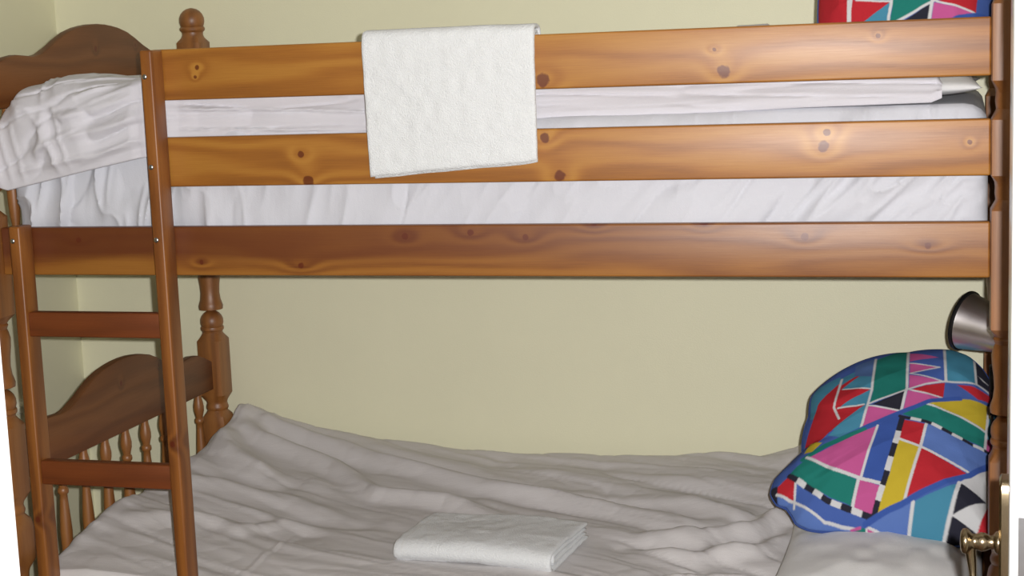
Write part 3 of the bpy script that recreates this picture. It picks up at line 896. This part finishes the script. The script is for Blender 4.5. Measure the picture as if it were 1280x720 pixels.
na, nr, nb = 700, 180, 12
out = np.array(OUTLINE)
out[:, 0] = np.minimum(out[:, 0], -.017)
ang = np.arctan2(out[:, 1] - PCEN[1], out[:, 0] - PCEN[0]); rad = np.hypot(out[:, 1] - PCEN[1], out[:, 0] - PCEN[0])
i_ = np.argsort(ang); ang, rad = ang[i_], rad[i_]
A3 = np.concatenate([ang - 2 * np.pi, ang, ang + 2 * np.pi]); R3 = np.tile(rad, 3)
th = np.linspace(-np.pi, np.pi, na, endpoint=False)
rr = np.interp(th, A3, R3)
ker = np.array([1, 2, 3, 2, 1]) / 9
rr = sum(np.roll(rr, s) * w_ for s, w_ in zip((-3, -1, 0, 1, 3), ker))
sf = np.concatenate([np.linspace(0.0, 1, nr)])
Sg, Tg = np.meshgrid(sf, th, indexing='xy')
Ug = PCEN[0] + Sg * rr[:, None] * np.cos(Tg); Vg = PCEN[1] + Sg * rr[:, None] * np.sin(Tg)
hgt = .085 * (1 - Sg ** 2.6) ** .75
wrk = (.0035 * ridged(Ug * 9 + Vg * 5, Vg * 12 - Ug * 7, 51) + .0015 * noise(Ug * 40, Vg * 40, 52)) * np.clip((1 - Sg) * 6, 0, 1) * np.clip(Sg * 6, 0, 1)
hgt = hgt + wrk
FR = PO + Ug[..., None] * np.array([1, 0, 0]) + Vg[..., None] * PV + hgt[..., None] * PN
sb = np.linspace(1, 0.0, nb + 1)[1:]
Sb, Tb = np.meshgrid(sb, th, indexing='xy')
Ub = PCEN[0] + Sb * rr[:, None] * np.cos(Tb); Vb = PCEN[1] + Sb * rr[:, None] * np.sin(Tb)
BK = PO + Ub[..., None] * np.array([1, 0, 0]) + Vb[..., None] * PV - (.05 * (1 - Sb ** 3) ** .7)[..., None] * PN
ALLV = np.concatenate([FR, BK], 1)
me = grid_mesh('patterned_pillow', ALLV, wrap_u=True)
cols = np.concatenate([print_colour(Ug, Vg), print_colour(Ub, Vb)], 1).reshape(-1, 4)
ca = me.color_attributes.new('print', 'FLOAT_COLOR', 'POINT')
ca.data.foreach_set('color', cols.astype(np.float32).ravel())
t = NT('printed_cotton')
at = t.n('ShaderNodeAttribute', attribute_name='print')
t.bump(t.ma('ADD', t.ma('MULTIPLY', t.noise(t.obj(), 14, 4), .25), t.ma('MULTIPLY', t.noise(t.obj(), 500, 2), .05)), .5, .01)
M_print = t.set(Base_Color=at.outputs['Color'], Roughness=.9, Specular_IOR_Level=.15)
pp = obj_me('patterned_pillow', me, M_print, smooth=180, origin=(-.21, .40, .60), label='pillow with bright geometric patchwork print leaning at the head of the lower bunk', cat='pillow', group='patchwork print pillows')
# piped seam round the edge
seam = [PO + (PCEN[0] + r * math.cos(a)) * np.array([1, 0, 0]) + (PCEN[1] + r * math.sin(a)) * PV - .004 * PN for a, r in zip(th[::4], rr[::4])]
seam.append(seam[0])
ps = obj('piping', tube(seam, .003, 6), paint('blue_piping', (60, 84, 150), .9), pp, smooth=60, label='dark blue piped edge')
# the upper bunk's pillow: squarer, more upright, the print lying a little differently
QV = np.array([0, .5, .866]); QN = np.array([0, -QV[2], QV[1]]); QO = np.array([0, .335, 1.487])
QC = np.array([-.185, .17])
sq = lambda a, e: np.sign(a) * np.abs(a) ** e
rq = 1 / np.maximum(np.abs(np.cos(th)) ** 5 / .162 ** 5 + np.abs(np.sin(th)) ** 5 / .165 ** 5, 1e-9) ** .2
Uq = QC[0] + Sg * rq[:, None] * np.cos(Tg); Vq = QC[1] + Sg * rq[:, None] * np.sin(Tg)
FQ = QO + Uq[..., None] * np.array([1, 0, 0]) + Vq[..., None] * QV + ((.08 * (1 - Sg ** 3) ** .75) + wrk)[..., None] * QN
Uqb = QC[0] + Sb * rq[:, None] * np.cos(Tb); Vqb = QC[1] + Sb * rq[:, None] * np.sin(Tb)
BQ = QO + Uqb[..., None] * np.array([1, 0, 0]) + Vqb[..., None] * QV - (.05 * (1 - Sb ** 3) ** .7)[..., None] * QN
me = grid_mesh('patterned_pillow', np.concatenate([FQ, BQ], 1), wrap_u=True)
mu = lambda u: -.3214 + .915 * (u + .283)
mv = lambda v: .325 + (v - .10) * .9
PRINT = PRINT + [('r', 'p', 0, [(-.45, .1), (-.3225, .1), (-.327, .5), (-.45, .5)]), ('w', 'l', .006, [(-.3225, .1), (-.3225, .33), (-.329, .5)])]
cols = np.concatenate([print_colour(mu(Uq), mv(Vq)), print_colour(mu(Uqb), mv(Vqb))], 1).reshape(-1, 4)
ca = me.color_attributes.new('print', 'FLOAT_COLOR', 'POINT')
ca.data.foreach_set('color', cols.astype(np.float32).ravel())
p2 = obj_me('patterned_pillow', me, M_print, smooth=180, origin=(-.185, .42, 1.5), label='pillow with bright geometric patchwork print at the head of the upper bunk', cat='pillow', group='patchwork print pillows')
seam = [QO + (QC[0] + r * math.cos(a)) * np.array([1, 0, 0]) + (QC[1] + r * math.sin(a)) * QV - .004 * QN for a, r in zip(th[::4], rq[::4])]
seam.append(seam[0])
obj('piping', tube(seam, .003, 6), ps.data.materials[0], p2, smooth=60, label='dark blue piped edge')

# ------------------------------------------------------------------ towels
def ribbon(path, thick, xs, fn=None, ends=True):
    """cloth of some thickness: 2-D path (y, z) swept along x; fn(x, y, z, s) bends the points"""
    P = np.array(path, float)
    T = np.gradient(P, axis=0); T /= np.linalg.norm(T, axis=1)[:, None]
    Nn = np.stack([-T[:, 1], T[:, 0]], 1)
    s = np.linspace(0, 1, len(P))
    loopP = np.concatenate([P, P[::-1]]); loopN = np.concatenate([Nn, -Nn[::-1]]); loopS = np.concatenate([s, s[::-1]])
    rnd = np.ones(len(P)); rnd[0] = rnd[-1] = .45
    rnd[1] = rnd[-2] = .85
    loopR = np.concatenate([rnd, rnd[::-1]])
    x0, x1 = xs[0], xs[-1]
    V = np.zeros((len(loopP), len(xs), 3))
    for j, x in enumerate(xs):
        e = min(x - x0, x1 - x) / (thick * .6)
        k = math.sqrt(max(.04, 1 - (1 - min(1, e)) ** 2))
        V[:, j, 0] = x
        V[:, j, 1:] = loopP + loopN * (loopR * thick / 2 * k)[:, None]
    if fn is not None:
        V = fn(V, loopS)
    me = grid_mesh('ribbon', V, wrap_u=True)
    bm = bmesh.new(); bm.from_mesh(me); bpy.data.meshes.remove(me)
    n = len(loopP); m = len(P)
    bm.verts.ensure_lookup_table()
    nxs = len(xs)
    for j in (0, nxs - 1):
        for i in range(m - 1):
            a, b = i, i + 1
            c, d = n - 2 - i, n - 1 - i
            try: bm.faces.new([bm.verts[q * nxs + j] for q in (a, b, c, d)])
            except ValueError: pass
    bmesh.ops.recalc_face_normals(bm, faces=bm.faces)
    return bm


def xcols(x0, x1, n, t):
    return np.concatenate([[x0, x0 + t * .12, x0 + t * .3], np.linspace(x0 + t * .7, x1 - t * .7, n), [x1 - t * .3, x1 - t * .12, x1]])


def merge(bms):
    bm = bms[0]
    for b in bms[1:]:
        me = bpy.data.meshes.new('t'); b.to_mesh(me); b.free(); bm.from_mesh(me); bpy.data.meshes.remove(me)
    return bm

def drape(inner):
    o = 0.0 if inner else .0095
    zt, yf, ybk = Z1 + .0055 + o, -.0062 - o, RT + .0062 + min(o, .006)
    low = 1.306 if inner else 1.310
    return catmull([(ybk, 1.478), (ybk, 1.50), (ybk - .0005, 1.54), (ybk - .005, zt - .004), (RT / 2, zt + .0005), (yf + .005, zt - .004), (yf, 1.545), (yf - .001, 1.48), (yf - .002, 1.40), (yf - .001, low)], 70)

def bend(V, s):
    x, z = V[..., 0], V[..., 2]
    k = np.clip((Z1 - z) / .26, 0, 1) * (s[:, None] > .42)
    t = (x + 1.13) / .325
    V[..., 2] = z + k * .028 * t + k * .004 * noise(x * 11, 0 * x, 61) + .0012 * noise(x * 16, z * 9, 65)
    V[..., 0] = x + k * .006 * (1 - t)
    V[..., 1] += (s[:, None] > .42) * (-.006 * k * (.5 + .5 * noise(x * 7, z * 6, 62))) + .0012 * noise(x * 60, z * 60, 63) * (s[:, None] > .3) - .0008 * (s[:, None] > .42)
    return V
tw = obj('draped_towel', ribbon(drape(False), .009, xcols(-1.1315, -.8065, 90, .009), bend), M_terry, smooth=180, label='white terry towel hanging over the top guard rail', cat='towel')
obj('towel_layer', ribbon(drape(True), .009, xcols(-1.126, -.8085, 60, .009), bend), M_terry, tw, smooth=180, label='inner folded layer of the hanging towel')

# folded towel on the lower bunk: four layers with a round fold to the front
TH = .0125
def folded():
    path = []
    yf_, yk = .03, .262
    pts = [(yk, .0065), (.15, .0065), (yf_, .0065)]
    for a in np.linspace(-90, 90, 9)[1:-1]:
        pts.append((yf_ - .0215 * math.cos(math.radians(a)), .0275 + .0210 * math.sin(math.radians(a))))
    pts += [(yf_, .0485), (.10, .0495), (.18, .049), (yk, .047)]
    return catmull(pts, 90)
def folded_in():
    pts = [(.255, .0205), (.15, .0200), (.045, .0205)]
    for a in np.linspace(-90, 90, 7)[1:-1]:
        pts.append((.045 - .0075 * math.cos(math.radians(a)), .0275 + .0070 * math.sin(math.radians(a))))
    pts += [(.045, .0345), (.15, .035), (.255, .034)]
    return catmull(pts, 60)
ft = empty('folded_towel', (-1.03, .34, .50), label='white terry towel folded flat on the lower bunk', cat='towel')
def place(V, s):
    x, y, z = V[..., 0].copy(), V[..., 1].copy(), V[..., 2].copy()
    z = z + .0015 * noise(x * 50, y * 50, 71) + .006 * noise(x * 9, y * 8, 72) * np.clip(z / .04, 0, 1)
    u = x                                   # -0.5 .. 0.5 along the towel
    z = z + .010 * np.cos(u * 7.5) - .012 * np.clip(u - .05, 0, 1) / .12 * np.clip(.2 - y, 0, 1) * 3.0
    y = y - .055 * np.clip(u + .17, 0, 1) / .34 * (1 - y / .5) + .012 * np.sin(u * 9)
    ca, sa = math.cos(-.06), math.sin(-.06)
    V[..., 0] = -1.027 + u * ca - (y - .13) * sa * .3 + .06 * (y - .03)
    V[..., 1] = .205 + y * .84
    V[..., 2] = .497 + z * .78
    return V
obj('towel_fold', ribbon(folded(), TH, xcols(-.172, .172, 80, TH), place), M_terry, ft, smooth=180)
obj('towel_layer', ribbon(folded_in(), TH, xcols(-.168, .170, 60, TH), place), M_terry, ft, smooth=180)
def hemfn(V, s): return place(V, s)
hb = ribbon([(a, b + .0004) for a, b in folded()], TH + .0022, xcols(-.156, -.146, 4, .004), hemfn)
obj('towel_hem', hb, M_hem, ft, smooth=180, label='flat woven band near the towel end')

# ------------------------------------------------------------------ clip lamp at the head of the lower bunk
lc = Vector((-.028, .46, .955))
lamp = empty('reading_lamp', (0, .4765, .858), label='brushed steel cone shaped clip-on reading lamp above the patchwork pillow', cat='lamp')
ax = Vector((-.86, .45, .19)).normalized()
def cone(prof, c, a, n=40):
    ref = Vector((0, 0, 1)); e1 = a.cross(ref).normalized(); e2 = a.cross(e1)
    bm = bmesh.new(); rings = []
    for d_, r in prof:
        rings.append([bm.verts.new(c + a * d_ + r * (math.cos(2 * math.pi * q / n) * e1 + math.sin(2 * math.pi * q / n) * e2)) for q in range(n)])
    for A_, B_ in zip(rings, rings[1:]):
        for q in range(n): bm.faces.new((A_[q], A_[(q + 1) % n], B_[(q + 1) % n], B_[q]))
    bm.faces.new(rings[0][::-1]); bm.faces.new(rings[-1])
    bmesh.ops.recalc_face_normals(bm, faces=bm.faces)
    return bm
shade = obj('lamp_shade', cone([(-.085, .006), (-.082, .020), (-.074, .030), (-.055, .038), (-.015, .045), (.02, .052), (.045, .057), (.050, .0585), (.052, .0565), (.048, .054), (.02, .049), (-.05, .032), (-.06, .01)], lc, ax), M_steel, lamp, smooth=45, label='brushed steel cone shade')
obj('shade_rim', cone([(.047, .0585), (.0475, .0605), (.051, .0612), (.0545, .0605), (.0545, .0560), (.050, .0555), (.047, .0570)], lc, ax), M_black, shade, smooth=45, label='dark rim of the shade')
obj('bulb', cone([(-.035, .012), (-.02, .012), (-.01, .016), (.005, .022), (.018, .024), (.03, .019), (.036, .008)], lc, ax, 20), M_inner, shade, smooth=60)
obj('lamp_stem', tube(catmull([lc - ax * .08, lc - ax * .09 + Vector((-.012, 0, -.02)), Vector((.016, .47, .90)), Vector((.004, .4765, .872))], 14), .005, 10), M_black, lamp, smooth=60)
obj('lamp_clip', merge([box(-.026, -.0125, .452, .500, .815, .872, .003), box(.0125, .026, .452, .500, .815, .872, .003), box(-.026, .026, .458, .494, .8605, .876, .003)]), M_black, lamp, smooth=30)
obj('lamp_cord', tube(catmull([(-.020, .455, .83), (-.024, .40, .79), (-.022, .33, .80), (-.020, .25, .72), (-.018, .20, .60), (-.018, .16, .50)], 40), .003, 8), M_black, lamp, smooth=60)

# pale wooden peg on the wall beyond the foot of the bed
peg = obj('wall_peg', lathe([(0, .022), (.004, .022), (.006, .0165), (.03, .0150), (.042, .0158), (.048, .0150), (.052, .010), (.053, .003)], WX0 + .0005, .712, .677, 24, 'X'), M_cream, smooth=40,
          label='small pale peg on the left wall behind the bed foot', cat='peg')
